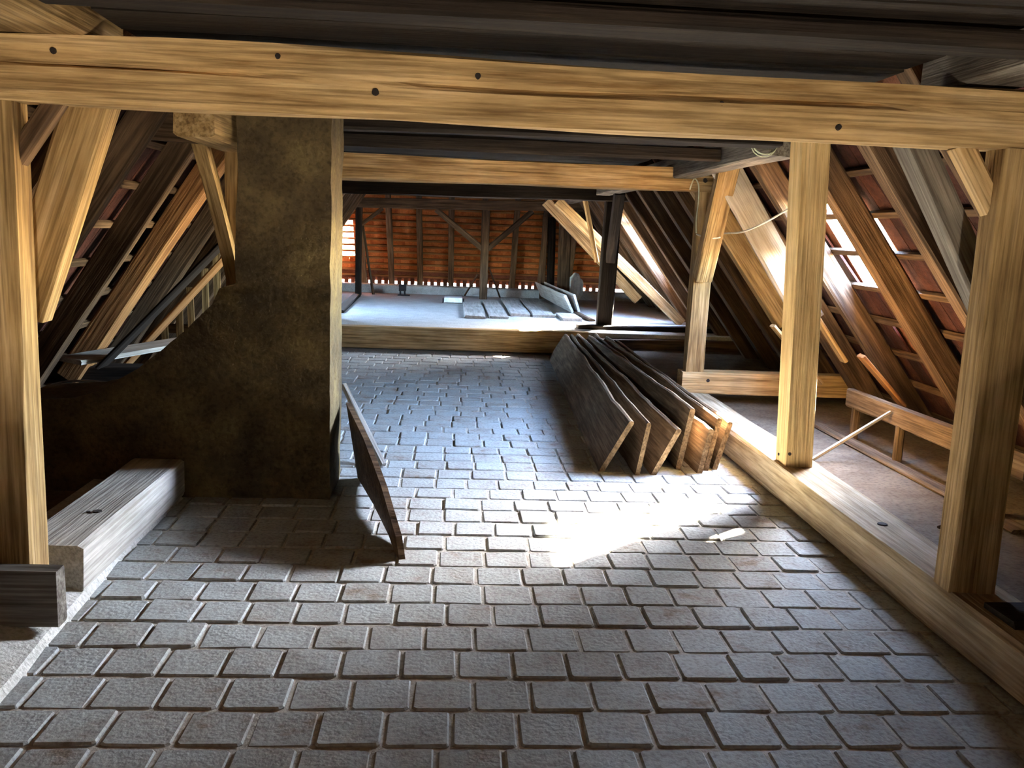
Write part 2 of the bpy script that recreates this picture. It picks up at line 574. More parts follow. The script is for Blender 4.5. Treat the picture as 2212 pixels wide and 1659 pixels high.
bmesh.ops.create_uvsphere(bmb, u_segments=16, v_segments=10, radius=0.045)
meb = bpy.data.meshes.new('bulb')
bmb.to_mesh(meb)
bmb.free()
mb_, ntb, bsb = new_mat('added_bulb_glass')
bsb.inputs['Emission Color'].default_value = (1.0, 0.86, 0.66, 1)
bsb.inputs['Emission Strength'].default_value = 20.0
bulb = link('bulb', meb, mb_)
bulb.location = LP
bulb.parent = lamp
bulb.matrix_parent_inverse = lamp.matrix_world.inverted()
o = link('socket', tube_mesh('socket', [(0.30, HY0_, -0.36), (0.30, HY0_ + 0.115, -0.36)], 0.022, 10), M['iron'], lamp)
o.matrix_parent_inverse = lamp.matrix_world.inverted()
ld = bpy.data.lights.new('added_fill_light', 'POINT')
ld.energy = 50.0
ld.color = (1.0, 0.86, 0.66)
ld.shadow_soft_size = 0.055
lo = bpy.data.objects.new('added_fill_light', ld)
COL.objects.link(lo)
lo.location = LP
lo.parent = lamp
lo.matrix_parent_inverse = lamp.matrix_world.inverted()

# ---- roof slopes: outer layer with openings, battens and tiles
def slab_with_holes(name, fn, u0, u1, z0, z1, holes, off, thick, mat, cut=None):
    us = sorted(set([u0, u1] + [v for h_ in holes for v in (h_[0], h_[1])]))
    zs = sorted(set([z0, z1] + [v for h_ in holes for v in (h_[2], h_[3])]))
    bm = bmesh.new()
    for a, b in zip(us, us[1:]):
        for c, e in zip(zs, zs[1:]):
            um, zm = (a + b) / 2, (c + e) / 2
            if any(h_[0] < um < h_[1] and h_[2] < zm < h_[3] for h_ in holes):
                continue
            P = [fn(u, z, o_) for o_ in (off, off + thick) for u, z in ((a, c), (b, c), (b, e), (a, e))]
            V = [bm.verts.new(p) for p in P]
            for f in ((0, 1, 2, 3), (4, 7, 6, 5), (0, 4, 5, 1), (1, 5, 6, 2), (2, 6, 7, 3), (3, 7, 4, 0)):
                bm.faces.new([V[i] for i in f])
    bmesh.ops.recalc_face_normals(bm, faces=bm.faces[:])
    me = bpy.data.meshes.new(name)
    bm.to_mesh(me)
    bm.free()
    return struct(link(name, me, M[mat]))
RD = 0.155                                            # rafter depth
HOLES_R = [(5.70, 6.53, 1.06, 1.70), (6.72, 7.30, 1.12, 1.34), (12.63, 13.32, 0.95, 1.70), (6.22, 6.32, 0.80, 0.88)]
HOLES_L = [(12.75, 13.50, 0.92, 1.24)]  # unseen opening behind the chimney, added to light the raised far floor
HOLES_H = [(-2.40, -2.00, 0.72, 1.52)]
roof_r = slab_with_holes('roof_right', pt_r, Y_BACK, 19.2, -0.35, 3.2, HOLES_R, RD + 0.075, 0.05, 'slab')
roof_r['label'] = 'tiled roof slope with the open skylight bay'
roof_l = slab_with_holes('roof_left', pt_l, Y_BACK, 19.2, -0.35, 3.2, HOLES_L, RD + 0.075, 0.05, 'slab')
roof_l['label'] = 'tiled roof slope behind the chimney'
def pt_hh(u, z, off): return pt_h(u, z, off)
roof_h = slab_with_holes('roof_far', pt_hh, -3.6, 4.3, 0.275, 3.2, HOLES_H, RD + 0.075, 0.05, 'slab')
roof_h['label'] = 'hipped roof end of orange tiles'
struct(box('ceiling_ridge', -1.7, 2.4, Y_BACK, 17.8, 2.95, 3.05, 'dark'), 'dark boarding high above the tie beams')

def inhole(holes, u, z, mu=0.0, mz=0.0):
    return any(h_[0] - mu < u < h_[1] + mu and h_[2] - mz < z < h_[3] + mz for h_ in holes)
# battens run along Y: one object each, broken at nothing
ZB = [-0.073 + 0.243 * i for i in range(10)]
def batten(fn, z, y0, y1, parent):
    a, b = fn(y0, z, RD + 0.016), fn(y1, z, RD + 0.016)
    n_ = (fn(y0, z, 1) - fn(y0, z, 0))
    o_ = timber('batten', a, b, 0.045, 0.030, 'rafter', upv=n_, parent=parent, wob=0.002, ch=0.003, seg=10)
    return o_
for z in ZB:
    batten(pt_r, z, 1.5, 17.6, roof_r)
    batten(pt_l, z, 1.7, 17.6, roof_l)
# tiles on each slope: plain tiles hung on the battens
def roof_tile_mesh(k, mat='rtile'):
    rnd = random.Random(100 + k)
    vs = []
    for x in (-0.5, -0.17, 0.17, 0.5):
        for y in (0, 1):
            for z in (0, 1):
                vs.append((x * 0.166, (y - 0.5) * 0.36 * (1 - (0.10 * abs(x) * 2 if y == 0 else 0)), z * 0.016 + 0.004 * (1 - 4 * x * x) + rnd.uniform(-.001, .001)))
    fs = []
    for i in range(3):
        a, b = i * 4, (i + 1) * 4
        fs += [(a, b, b + 2, a + 2), (a + 1, a + 3, b + 3, b + 1), (a, a + 1, b + 1, b), (a + 2, b + 2, b + 3, a + 3)]
    fs += [(0, 2, 3, 1), (12, 13, 15, 14)]
    me = mesh_from('roof_tile', vs, fs)
    me.materials.append(M[mat])
    return me
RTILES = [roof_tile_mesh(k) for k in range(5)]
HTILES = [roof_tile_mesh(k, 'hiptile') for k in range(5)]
def tile_slope(fn, ax_u, holes, u0, u1, zlist, parent, near_test, skip=0.0, tiles=None):
    tiles = tiles or RTILES
    rnd = random.Random(5 + int(abs(u0)))
    bm = bmesh.new()
    cnt = 0
    cand = []
    for r_, z in enumerate(zlist):
        u = u0 + (0.085 if r_ % 2 else 0)
        while u < u1:
            zz = z + 0.10
            if not inhole(holes, u, zz, 0.075, 0.05) and rnd.random() > skip:
                cand.append((u, zz, rnd.uniform(-.03, .03), rnd.randrange(5)))
            u += 0.170
    nearset = [c for c in cand if near_test(c)]
    nearset = set(nearset[:296])
    for c in cand:
        u, zz, tw, k_ = c
        p = fn(u, zz, RD + 0.036)
        upd = (fn(u, zz + 0.5, 0) - fn(u, zz, 0)).normalized()
        n_ = (fn(u, zz, 1) - fn(u, zz, 0)).normalized()
        n_ = (n_ + upd * 0.045).normalized()
        ax = upd.cross(n_).normalized()
        ay = n_.cross(ax)
        mw = Matrix.Identity(4)
        for i in range(3):
            mw[i][0], mw[i][1], mw[i][2], mw[i][3] = ax[i], ay[i], n_[i], p[i]
        mw = mw @ Matrix.Rotation(tw, 4, 'Z')
        if c in nearset:
            o_ = bpy.data.objects.new('roof_tile', tiles[k_])
            COL.objects.link(o_)
            o_.parent = parent
            o_.matrix_world = mw
        else:
            nb = len(bm.verts)
            bm.from_mesh(tiles[k_])
            bm.verts.ensure_lookup_table()
            for v in bm.verts[nb:]:
                v.co = mw @ v.co
    me = bpy.data.meshes.new('roof_tile_field')
    bm.to_mesh(me)
    bm.free()
    o_ = link('roof_tile_field', me, tiles[0].materials[0], parent)
    o_['kind'] = 'stuff'
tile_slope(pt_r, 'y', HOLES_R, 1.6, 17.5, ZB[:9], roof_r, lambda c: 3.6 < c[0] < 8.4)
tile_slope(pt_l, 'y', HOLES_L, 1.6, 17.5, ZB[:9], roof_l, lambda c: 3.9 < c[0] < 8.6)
# hip: finer field, far away
ZH = [0.42 + 0.122 * i for i in range(16)]
for i, z in enumerate(ZH):
    a, b = pt_h(-2.6, z, RD + 0.016), pt_h(3.2, z, RD + 0.016)
    timber('batten', a, b, 0.04, 0.026, 'orange', upv=(pt_h(0, z, 1) - pt_h(0, z, 0)), parent=roof_h, wob=0.002, ch=0.003, seg=6)
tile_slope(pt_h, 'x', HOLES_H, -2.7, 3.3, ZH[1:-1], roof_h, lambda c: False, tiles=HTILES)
# the last course at the hip eaves rests on spaced blocks: daylight shows between them
x = -2.6
EB = box_mesh('eaves_block', -0.042, 0.042, -0.05, 0.05, -0.25, 0.03)
while x < 3.2:
    o = link('eaves_block', EB, M['slab'], roof_h)
    o.location = (x, 18.72, 0.43)
    x += 0.134

# daylight openings of the roof: portals let the sky be sampled through them
def portal(fn, h_, off):
    u = (h_[0] + h_[1]) / 2
    z = (h_[2] + h_[3]) / 2
    c = fn(u, z, off)
    L_ = bpy.data.lights.new('sky_portal', 'AREA')
    L_.shape = 'RECTANGLE'
    L_.cycles.is_portal = True
    o_ = bpy.data.objects.new('sky_portal', L_)
    COL.objects.link(o_)
    upd = (fn(u, z + 0.5, 0) - fn(u, z, 0)).normalized()
    n_ = (fn(u, z, 1) - fn(u, z, 0)).normalized()      # outward
    ax = upd.cross(n_).normalized()
    mw = Matrix.Identity(4)
    for i in range(3):
        mw[i][0], mw[i][1], mw[i][2], mw[i][3] = ax[i], upd[i], n_[i], c[i]
    o_.matrix_world = mw
    L_.size = h_[1] - h_[0]
    L_.size_y = (h_[3] - h_[2]) * math.hypot(1, 1 / (RM if fn is pt_r else LM if fn is pt_l else HM))
for h_ in HOLES_R:
    portal(pt_r, h_, RD + 0.15)
for h_ in HOLES_L:
    portal(pt_l, h_, RD + 0.15)
for h_ in HOLES_H:
    portal(pt_h, h_, RD + 0.15)

# ---- ceiling boards lying on the tie beams
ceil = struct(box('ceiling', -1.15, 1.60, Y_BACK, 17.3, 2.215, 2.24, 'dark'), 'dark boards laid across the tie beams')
y = Y_BACK
rb = random.Random(3)
while y < 12.2:
    w = rb.uniform(0.20, 0.32)
    o = timber('ceiling_board', (-1.15, y + w / 2, 2.185 + rb.uniform(-.006, .006)), (1.60, y + w / 2, 2.185 + rb.uniform(-.006, .006)), w - 0.012, 0.028, 'dark', parent=ceil, wob=0.003, ch=0.004, seg=8)
    y += w

# ================================================================== TIMBER FRAME
# ---- foreground tie beam
b1 = timber('tie_beam', (-2.35, 3.35, 2.02), (2.95, 3.35, 2.02), 0.20, 0.21, 'beam', groove=0.05, wob=0.010, ch=0.014, seg=40)
tag(b1, 'long pale cracked tie beam spanning between the two foremost posts', 'beam')
for x, z in ((-1.36, 2.10), (-0.62, 2.12), (-0.29, 2.02), (0.92, 2.04), (0.06, 2.09), (1.35, 1.98)):
    disc_on(b1, 'knot', (x, 3.250, z - 0.025), (0, -1, 0), 0.010 + 0.005 * random.random(), 0.012)
# ---- tie beams farther back
b2 = timber('tie_beam', (-2.2, 7.80, 2.0), (2.78, 7.80, 2.03), 0.20, 0.20, 'beam', groove=0.012, wob=0.008)
tag(b2, 'brown tie beam with two dark peg holes over the post with the leaning brace', 'beam')
for x in (2.09, 2.43):
    disc_on(b2, 'peg_hole', (x, 7.698, 2.02), (0, -1, 0), 0.022, 0.012)
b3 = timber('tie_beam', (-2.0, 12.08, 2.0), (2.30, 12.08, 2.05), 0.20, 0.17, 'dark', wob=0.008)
tag(b3, 'dark tie beam above the step to the raised floor', 'beam')
b4 = timber('tie_beam', (-2.0, 16.38, 1.90), (2.25, 16.38, 1.99), 0.18, 0.17, 'rafter', wob=0.006)
tag(b4, 'reddish brown tie beam carried by the braced middle post before the hip', 'beam')

# ---- sills and floor ties
s_r = timber('sill_beam', (2.115, 1.2, 0.105), (2.125, 7.65, 0.105), 0.29, 0.20, 'sill', wob=0.008, ch=0.02)
tag(s_r, 'long dusty sill beam on the floor beside the stacked boards, partly sunlit', 'sill beam')
disc_on(s_r, 'knot', (2.11, 4.09, 0.208), (0, 0, 1), 0.028, 0.012)
s_l = timber('sill_beam', (-1.60, 3.56, 0.125), (-1.60, 4.95, 0.125), 0.28, 0.20, 'greyplank', wob=0.006, ch=0.014)
tag(s_l, 'short pale grey sill beam ending in a gap before the chimney base', 'sill beam')
disc_on(s_l, 'knot', (-1.565, 3.99, 0.228), (0, 0, 1), 0.022, 0.012)
disc_on(s_l, 'knot', (-1.60, 3.985, 0.227), (0, 0, 1), 0.010, 0.010)
t_l = timber('floor_tie', (-2.6, 3.205, 0.165), (-1.395, 3.205, 0.165), 0.075, 0.215, 'plate', wob=0.004, ch=0.008)
tag(t_l, 'dark squared floor tie end standing in front of the short pale sill', 'floor tie')
t_r = timber('floor_tie', (3.2, 3.02, 0.12), (2.04, 3.02, 0.12), 0.20, 0.22, 'dark', wob=0.006)
tag(t_r, 'dark squared floor tie butting the long sill below the wide front post', 'floor tie')
t3 = timber('floor_tie', (2.02, 7.80, 0.285), (3.75, 7.80, 0.285), 0.19, 0.19, 'beam', wob=0.006)
tag(t3, 'brown floor tie under the eaves carrying the post with the leaning brace', 'floor tie')
disc_on(t3, 'knot', (2.25, 7.703, 0.31), (0, -1, 0), 0.018, 0.010)
t4 = timber('step_beam', (-2.6, 11.39, 0.145), (1.72, 11.39, 0.155), 0.15, 0.275, 'beam', wob=0.006, groove=0.012)
tag(t4, 'brown timber edge of the step up to the raised pale floor', 'beam')
t5 = timber('floor_tie', (1.66, 11.98, 0.20), (3.9, 11.98, 0.22), 0.22, 0.26, 'dark', wob=0.006)
tag(t5, 'dark floor tie below the black post at the step', 'floor tie')
t6 = timber('step_beam', (1.72, 11.40, 0.10), (3.9, 11.40, 0.12), 0.15, 0.24, 'rafter', wob=0.006)
tag(t6, 'dark edge timber of the step continuing under the eaves', 'beam')

# ---- posts
def post(label, x0, x1, y0, y1, z0, z1, mat, lean=(0, 0), **kw):
    cx, cy_ = (x0 + x1) / 2, (y0 + y1) / 2
    o_ = timber('post', (cx, cy_, z0), (cx + lean[0], cy_ + lean[1], z1), y1 - y0, x1 - x0, mat, upv=(1, 0, 0), **kw)
    tag(o_, label, 'post')
    return o_
pl1 = post('worn light post on the dark floor tie end, pale along its inner face', -1.75, -1.525, 3.28, 3.42, 0.10, 1.913, 'post', wob=0.008, ch=0.012, groove=0.0)
pr1 = post('worn brown post on the long sill with yellowish inner face', 1.985, 2.18, 3.255, 3.395, 0.205, 1.913, 'post', wob=0.008)
disc_on(pl1, 'peg', (-1.66, 3.277, 1.84), (0, -1, 0), 0.012, 0.014)
disc_on(pr1, 'peg', (2.08, 3.252, 1.84), (0, -1, 0), 0.012, 0.014)
pr2 = post('fresh yellow sawn post on the sunlit part of the sill', 2.015, 2.185, 5.15, 5.32, 0.205, 2.20, 'new', lean=(-0.085, 0.0), wob=0.003, ch=0.006)
disc_on(pr2, 'bolt', (2.035, 5.149, 0.29), (0, -1, 0), 0.012, 0.012, 'iron')
disc_on(pr2, 'bolt', (2.013, 5.26, 0.26), (-1, 0, 0), 0.010, 0.012, 'iron')
pr3 = post('split grey brown post with a leaning brace, standing on the eaves floor tie', 2.055, 2.215, 7.72, 7.87, 0.38, 1.93, 'post', wob=0.008, groove=0.012)
pr4 = post('black post at the edge of the raised floor', 1.93, 2.14, 12.0, 12.16, 0.28, 1.97, 'dark', lean=(0.03, 0), wob=0.008)
pr5 = post('light brown post between the white bag and the upright planks', 1.87, 2.08, 16.31, 16.46, 0.28, 1.91, 'rafter', lean=(-0.02, 0), wob=0.006)
pm = post('braced middle post in front of the hip roof tiles', 0.46, 0.60, 16.31, 16.45, 0.28, 1.86, 'rafter', wob=0.004)
pl5 = post('dark slender post beside the far window', -1.77, -1.66, 16.31, 16.44, 0.28, 1.83, 'dark', wob=0.004)
pl2 = post('old post half hidden behind the chimney flank', -1.37, -1.21, 5.56, 5.72, 0.1, 2.05, 'post', wob=0.006)
pl3 = post('dark post behind the slat partition', -1.62, -1.46, 7.72, 7.87, 0.1, 1.93, 'dark', wob=0.006)
pl4 = post('dark post at the chimney end of the step', -1.66, -1.50, 12.0, 12.15, 0.28, 1.93, 'dark', wob=0.006)
pth = post('thin upright by the black roll of sheeting', 1.60, 1.70, 16.9, 17.0, 0.28, 1.80, 'rafter', wob=0.003)

# ---- longitudinal plates
def plate(label, p0, p1, w, h_, mat, **kw):
    return tag(timber('purlin', p0, p1, w, h_, mat, **kw), label, 'plate')
plate('grey plate running from the fresh post to the rear frames', (1.90, 5.33, 2.12), (1.92, 16.25, 2.12), 0.19, 0.18, 'plate', wob=0.006)
plate('grey plate resting on the tie beam above the yellowish post', (1.93, -1.0, 2.225), (1.93, 3.60, 2.215), 0.24, 0.17, 'plate', wob=0.006)
plate('light plate resting on the tie beam above the pale post', (-1.42, -1.0, 2.225), (-1.42, 3.60, 2.215), 0.34, 0.17, 'post', wob=0.006)
plate('brown plate with its end showing beside the chimney top', (-1.285, 4.62, 2.03), (-1.29, 7.66, 2.05), 0.19, 0.20, 'post', wob=0.006)
timb = timber('cross_tie', (-1.385, 5.40, 2.04), (-1.80, 5.45, 2.06), 0.14, 0.17, 'rafter', wob=0.006)
tag(timb, 'short dark tie reaching from the plate to the rafters by the chimney', 'beam')
# orange slip added above the grey plate in place of lit roof tiles
o = timber('cross_tie', (1.45, 6.55, 2.28), (2.15, 6.55, 2.28), 0.10, 0.07, 'orange', wob=0.003)
tag(o, 'orange slip standing in for lit roof tiles above the grey plate', 'batten')
# joists seen above the nearest tie beam
o = timber('joist', (-1.15, 2.64, 2.135), (1.75, 2.64, 2.13), 0.16, 0.05, 'dark', wob=0.003)
tag(o, 'dim joist hanging below the ceiling boards in front of the foremost tie beam', 'joist')
for i, (yy, zz) in enumerate(((5.15, 2.095), (6.35, 2.10))):
    o = timber('joist', (-0.62 if i == 0 else -1.15, yy, zz), (1.80, yy, zz + 0.015), 0.16, 0.09, 'dark', wob=0.006)
    tag(o, 'dark joist under the ceiling boards between the two front tie beams', 'joist', 'sooty joists under the ceiling boards')

# ---- braces and struts
def brace(label, p0, p1, w, h_, mat, upv=(0, 1, 0), **kw):
    return tag(timber('brace', p0, p1, w, h_, mat, upv=upv, **kw), label, 'brace')
brace('steep light strut behind the pale post under the tie beam', (-1.66, 3.62, 1.15), (-1.36, 3.62, 1.99), 0.17, 0.12, 'post')
brace('broad grey strut sloping down behind the yellowish post', (1.84, 3.72, 2.0), (2.46, 3.72, 0.98), 0.12, 0.11, 'plate')
brace('short yellow knee brace at the head of the yellowish post', (1.86, 3.35, 1.93), (2.03, 3.35, 1.68), 0.075, 0.07, 'beam')
brace('little knee brace at the head of the pale post', (-1.40, 3.37, 1.93), (-1.56, 3.37, 1.70), 0.06, 0.07, 'rafter')
br3 = timber('brace', (2.135, 7.72, 1.22), (2.04, 6.86, 2.16), 0.15, 0.15, 'post', upv=(1, 0, 0), wob=0.006, groove=0.0, cuts=(0, 0))
tag(br3, 'split brown brace leaning from the grey post up to the plate', 'brace')
brace('dark brace from the black post to the plate above', (2.06, 12.0, 1.20), (1.99, 11.2, 2.06), 0.13, 0.13, 'dark', upv=(1, 0, 0))
brace('thin pale brace leaning behind the black post', (1.74, 12.5, 2.02), (1.96, 12.5, 1.15), 0.06, 0.06, 'beam')
brace('brown brace from the tie beam down to the middle post on the window side', (-0.36, 16.38, 1.84), (0.48, 16.38, 1.18), 0.09, 0.10, 'rafter')
brace('brown brace from the tie beam down to the middle post on the bag side', (1.36, 16.38, 1.88), (0.58, 16.38, 1.18), 0.09, 0.10, 'rafter')
brace('small knee brace at the head of the dark slender post', (-1.30, 16.38, 1.82), (-1.70, 16.38, 1.50), 0.06, 0.06, 'rafter')
brace('thin pole leaning from the dark slender post to the floor', (-1.65, 16.40, 1.50), (-1.46, 16.55, 0.28), 0.045, 0.045, 'rafter')
brace('thin pole leaning against the middle post near its foot', (0.20, 16.9, 0.30), (0.42, 16.4, 0.72), 0.03, 0.03, 'rafter')
brace('short prop leaning from the middle post toward the slabs', (0.86, 16.9, 0.28), (0.62, 16.4, 0.85), 0.03, 0.03, 'rafter')
brace('curved brace at the chimney flank under the plate', (-1.30, 5.56, 1.12), (-1.50, 5.50, 2.0), 0.09, 0.10, 'post', bow=0.03)

# ---- rafters
def rafter(fn, y, z0, z1, w, mat, label, group, depth=RD):
    a, b = fn(y, z0, depth / 2), fn(y, min(z1, 2.75), depth / 2)
    n_ = fn(y, 1, 1) - fn(y, 1, 0)
    o_ = timber('rafter', a, b, w, depth, mat, upv=n_, wob=0.006, ch=0.010, seg=12)
    return tag(o_, label, 'rafter', group)
LAB_R = {
    3.2: 'rafter of the skylight slope close beside the yellowish post',
    4.05: 'rough rafter behind the broad grey strut under the tie beam',
    4.8: 'knotty yellow rafter between the broad grey strut and the skylight',
    5.62: 'dark rafter forming the near edge of the open skylight bay',
    6.6: 'brown rafter between the two openings of the skylight',
    7.45: 'broad sunlit rafter just past the skylight and above the eaves floor tie'}
LAB_L = {
    2.95: 'rafter close beside the worn light post',
    4.25: 'slim rafter beside the steep light strut',
    5.1: 'slim rafter with a pale edge, second from the steep light strut',
    5.95: 'slim rafter with a pale edge running down beside the broad reddish rafter',
    7.65: 'slim rafter just behind the broad reddish rafter'}
for y in RAFT_R:
    w = 0.13 if y != 7.45 else 0.20
    lb, g = LAB_R.get(y), None
    if lb is None:
        lb, g = ('rafter of the skylight slope beyond the post with the leaning brace', 'rafters along the skylight slope')
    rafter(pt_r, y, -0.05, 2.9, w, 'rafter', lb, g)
for y in RAFT_L:
    w = 0.10
    if y == 6.8:
        rafter(pt_l, y, 0.30, 2.9, 0.21, 'orange', 'broad rafter behind the chimney, tinted reddish for warm light', None)  # reddish wood colour stands in for orange light on this timber
        continue
    lb, g = LAB_L.get(y), None
    if lb is None:
        lb, g = ('rafter of the chimney slope in the dark beyond the chimney', 'rafters beyond the chimney')
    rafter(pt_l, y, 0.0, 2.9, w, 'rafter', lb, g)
for x in (-1.86, -1.30, -0.72, -0.10, 0.53, 1.15, 1.72, 2.3):
    a, b = pt_h(x + 0.03, 0.35, 0.06), pt_h(x, 2.6, 0.06)
    o = timber('rafter', a, b, 0.11, 0.13, 'board', upv=(pt_h(0, 1, 1) - pt_h(0, 1, 0)), wob=0.005, seg=8)
    tag(o, 'rafter of the hipped end standing before the orange tiles', 'rafter', 'rafters of the hip')
# lit struts of the leaning frame beyond the fresh post
brace('broad pale strut lit by the skylight beside the leaning brace', (2.06, 8.02, 2.10), (3.02, 8.02, 0.82), 0.20, 0.13, 'post')
brace('wide pale plank strut slanting behind the fresh post', (2.04, 7.05, 2.11), (2.86, 7.05, 0.92), 0.22, 0.06, 'greyplank')
brace('yellow strut slanting down to the raised floor past the black post', (1.42, 12.95, 1.97), (3.32, 12.95, 0.30), 0.14, 0.13, 'beam')
brace('broad brown strut crossing behind the light brown post', (1.42, 14.6, 2.01), (3.0, 14.6, 0.5), 0.16, 0.13, 'beam')

# ---- eave rail with stubs
rail = empty('eaves_rail', (3.02, 5.8, 0.1))
tag(rail, 'low timber rail on short stubs along the eaves behind the fresh post', 'rail')
bpy.context.view_layer.update()
timber('rail', (3.03, 4.4, 0.425), (3.0, 6.52, 0.405), 0.06, 0.14, 'board', parent=rail, wob=0.004)
for yy in (4.7, 5.72, 6.4):
    timber('stub', (3.0, yy, 0.09), (3.0, yy, 0.36), 0.05, 0.055, 'board', upv=(1, 0, 0), parent=rail, wob=0.003)
timber('foot_board', (2.97, 4.3, 0.112), (2.93, 6.9, 0.112), 0.12, 0.03, 'board', parent=rail, wob=0.003)
o = timber('stick', (2.42, 5.72, 0.115), (2.96, 5.80, 0.44), 0.022, 0.022, 'greyplank', wob=0.003, ch=0.004)
tag(o, 'thin pale stick leaning on the low eaves rail', 'stick')
o = timber('stick', (2.55, 4.35, 0.115), (2.98, 4.72, 0.20), 0.02, 0.02, 'rafter', wob=0.003, ch=0.004)
tag(o, 'thin dark stick lying on the dusty eaves floor', 'stick')
o = timber('eaves_board', (2.30, 8.4, 0.22), (3.1, 11.0, 0.30), 0.03, 0.22, 'greyplank', wob=0.004)
tag(o, 'long grey board on edge along the eaves behind the floor tie', 'board')
for i, (a, b, w_) in enumerate((((2.72, 6.95, 1.15), (3.12, 6.95, 0.62), 0.12), ((2.60, 7.2, 0.86), (3.05, 7.2, 0.40), 0.10), ((2.95, 6.3, 0.75), (3.3, 6.3, 0.40), 0.12))):
    o = timber('board', a, b, 0.03, w_, ('beam', 'beam', 'orange')[i], upv=(0, 1, 0), wob=0.004)
    tag(o, ('short pale board nailed between rafters under the skylight', 'narrow brown board hanging below the skylight by the eaves', 'orange broken board at the eaves beside the rail end')[i], 'board')

# ================================================================== CHIMNEY
def chimney():
    prof = [(-0.67, 0.0), (-0.67, 0.5), (-0.67, 1.0), (-0.67, 1.5), (-0.67, 2.17), (-0.92, 2.17), (-1.165, 2.17), (-1.165, 1.75), (-1.168, 1.40), (-1.17, 1.20), (-1.26, 1.17), (-1.30, 1.08), (-1.42, 0.96), (-1.52, 0.87), (-1.70, 0.72), (-1.90, 0.60), (-2.05, 0.55), (-2.40, 0.52), (-2.40, 0.0), (-1.9, 0.0), (-1.4, 0.0), (-1.0, 0.0)]
    bm = bmesh.new()
    V = [bm.verts.new((x, 4.97, z)) for x, z in prof]
    f = bm.faces.new(V)
    ex = bmesh.ops.extrude_face_region(bm, geom=[f])
    for g in ex['geom']:
        if isinstance(g, bmesh.types.BMVert):
            g.co.y = 5.48
    bmesh.ops.triangulate(bm, faces=[f_ for f_ in bm.faces if len(f_.verts) > 4])
    bmesh.ops.subdivide_edges(bm, edges=[e for e in bm.edges if e.calc_length() > 0.12], cuts=3, use_grid_fill=True)
    bmesh.ops.subdivide_edges(bm, edges=[e for e in bm.edges if e.calc_length() > 0.10], cuts=1, use_grid_fill=True)
    bmesh.ops.recalc_face_normals(bm, faces=bm.faces[:])
    bm.normal_update()
    for v in bm.verts:
        q = v.co * 3.1
        dsp = 0.012 * noise.noise(q) + 0.007 * noise.noise(v.co * 11) + 0.006 * noise.noise(v.co * 29)
        v.co += v.normal * dsp
    me = bpy.data.meshes.new('chimney')
    bm.to_mesh(me)
    bm.free()
    return link('chimney', me, M['plaster'])
tag(chimney(), 'massive dirty brown plastered chimney with a sloping shoulder', 'chimney')

# things behind the chimney shoulder
o = timber('floor_tie', (-3.05, 6.85, 0.35), (-1.7, 6.85, 0.38), 0.16, 0.13, 'dark', wob=0.005)
tag(o, 'dark floor tie under the rafters behind the chimney shoulder', 'floor tie')
o = timber('board', (-2.62, 6.3, 0.54), (-1.95, 7.3, 0.60), 0.28, 0.03, 'greyplank', wob=0.004)  # pale board added in place of a lit patch of floor
tag(o, 'pale board standing in for a lit patch behind the chimney shoulder', 'board')
o = link('bent_strip', tube_mesh('bent_strip', smooth_path([(-2.62, 5.7, 0.42), (-2.42, 5.65, 0.50), (-2.25, 5.62, 0.525), (-2.08, 5.6, 0.52)], 6), [0.008] * 18 + [0.006], 6), M['lead'])
tag(o, 'bent pale metal strip beside the chimney shoulder', 'strip')
part_ = empty('slat_partition', (-2.2, 8.2, 0.1))
tag(part_, 'partition of upright narrow slats under the chimney slope', 'partition')
bpy.context.view_layer.update()
for i in range(9):
    x = -2.55 + i * 0.115
    top = (x + LX0) * LM - 0.02
    timber('slat', (x, 8.2, 0.12), (x + random.uniform(-.02, .02), 8.2, min(top, 1.85)), 0.02, 0.06, 'post', upv=(1, 0, 0), parent=part_, wob=0.003, ch=0.003, seg=6)
timber('cross_rail', (-2.6, 8.23, 0.55), (-1.5, 8.23, 0.55), 0.03, 0.08, 'rafter', parent=part_, wob=0.003)
for i, (a, b) in enumerate((((-2.62, 7.2, 0.30), (-1.42, 7.1, 1.62)), ((-2.42, 6.35, 0.50), (-1.36, 6.3, 1.60)))):
    o = timber('board', a, b, 0.03, 0.20, 'orange' if i == 0 else 'dark', upv=(0, 1, 0), wob=0.003)
    tag(o, ('dark red board slanting before the slat partition', 'nearly black board slanting along the chimney shoulder')[i], 'board')

# ================================================================== PLANKS LEANING BY THE CHIMNEY
def upright_sheet(name, path, thick, mat):
    """path: list of (x, y, zbottom, ztop) down the length; a board standing on edge"""
    bm = bmesh.new()
    rows = []
    for i, (x, y, zb, zt) in enumerate(path):
        a = Vector(path[max(i-1, 0)][:2] + (0,))
        b = Vector(path[min(i+1, len(path)-1)][:2] + (0,))
        t = (b - a).normalized()
        n_ = Vector((t.y, -t.x, 0))
        lean = Vector((-0.16, 0, 0))
        rows.append([bm.verts.new(Vector((x, y, zb)) + lean * 0 + n_ * thick / 2), bm.verts.new(Vector((x, y, zt)) + lean * (zt - zb) + n_ * thick / 2), bm.verts.new(Vector((x, y, zt)) + lean * (zt - zb) - n_ * thick / 2), bm.verts.new(Vector((x, y, zb)) - n_ * thick / 2)])
    for r0, r1 in zip(rows, rows[1:]):
        for k_ in range(4):
            bm.faces.new((r0[k_], r0[(k_+1) % 4], r1[(k_+1) % 4], r1[k_]))
    bm.faces.new(rows[0])
    bm.faces.new(list(reversed(rows[-1])))
    bmesh.ops.recalc_face_normals(bm, faces=bm.faces[:])
    me = bpy.data.meshes.new(name)
    bm.to_mesh(me)
    bm.free()
    return link(name, me, M[mat])
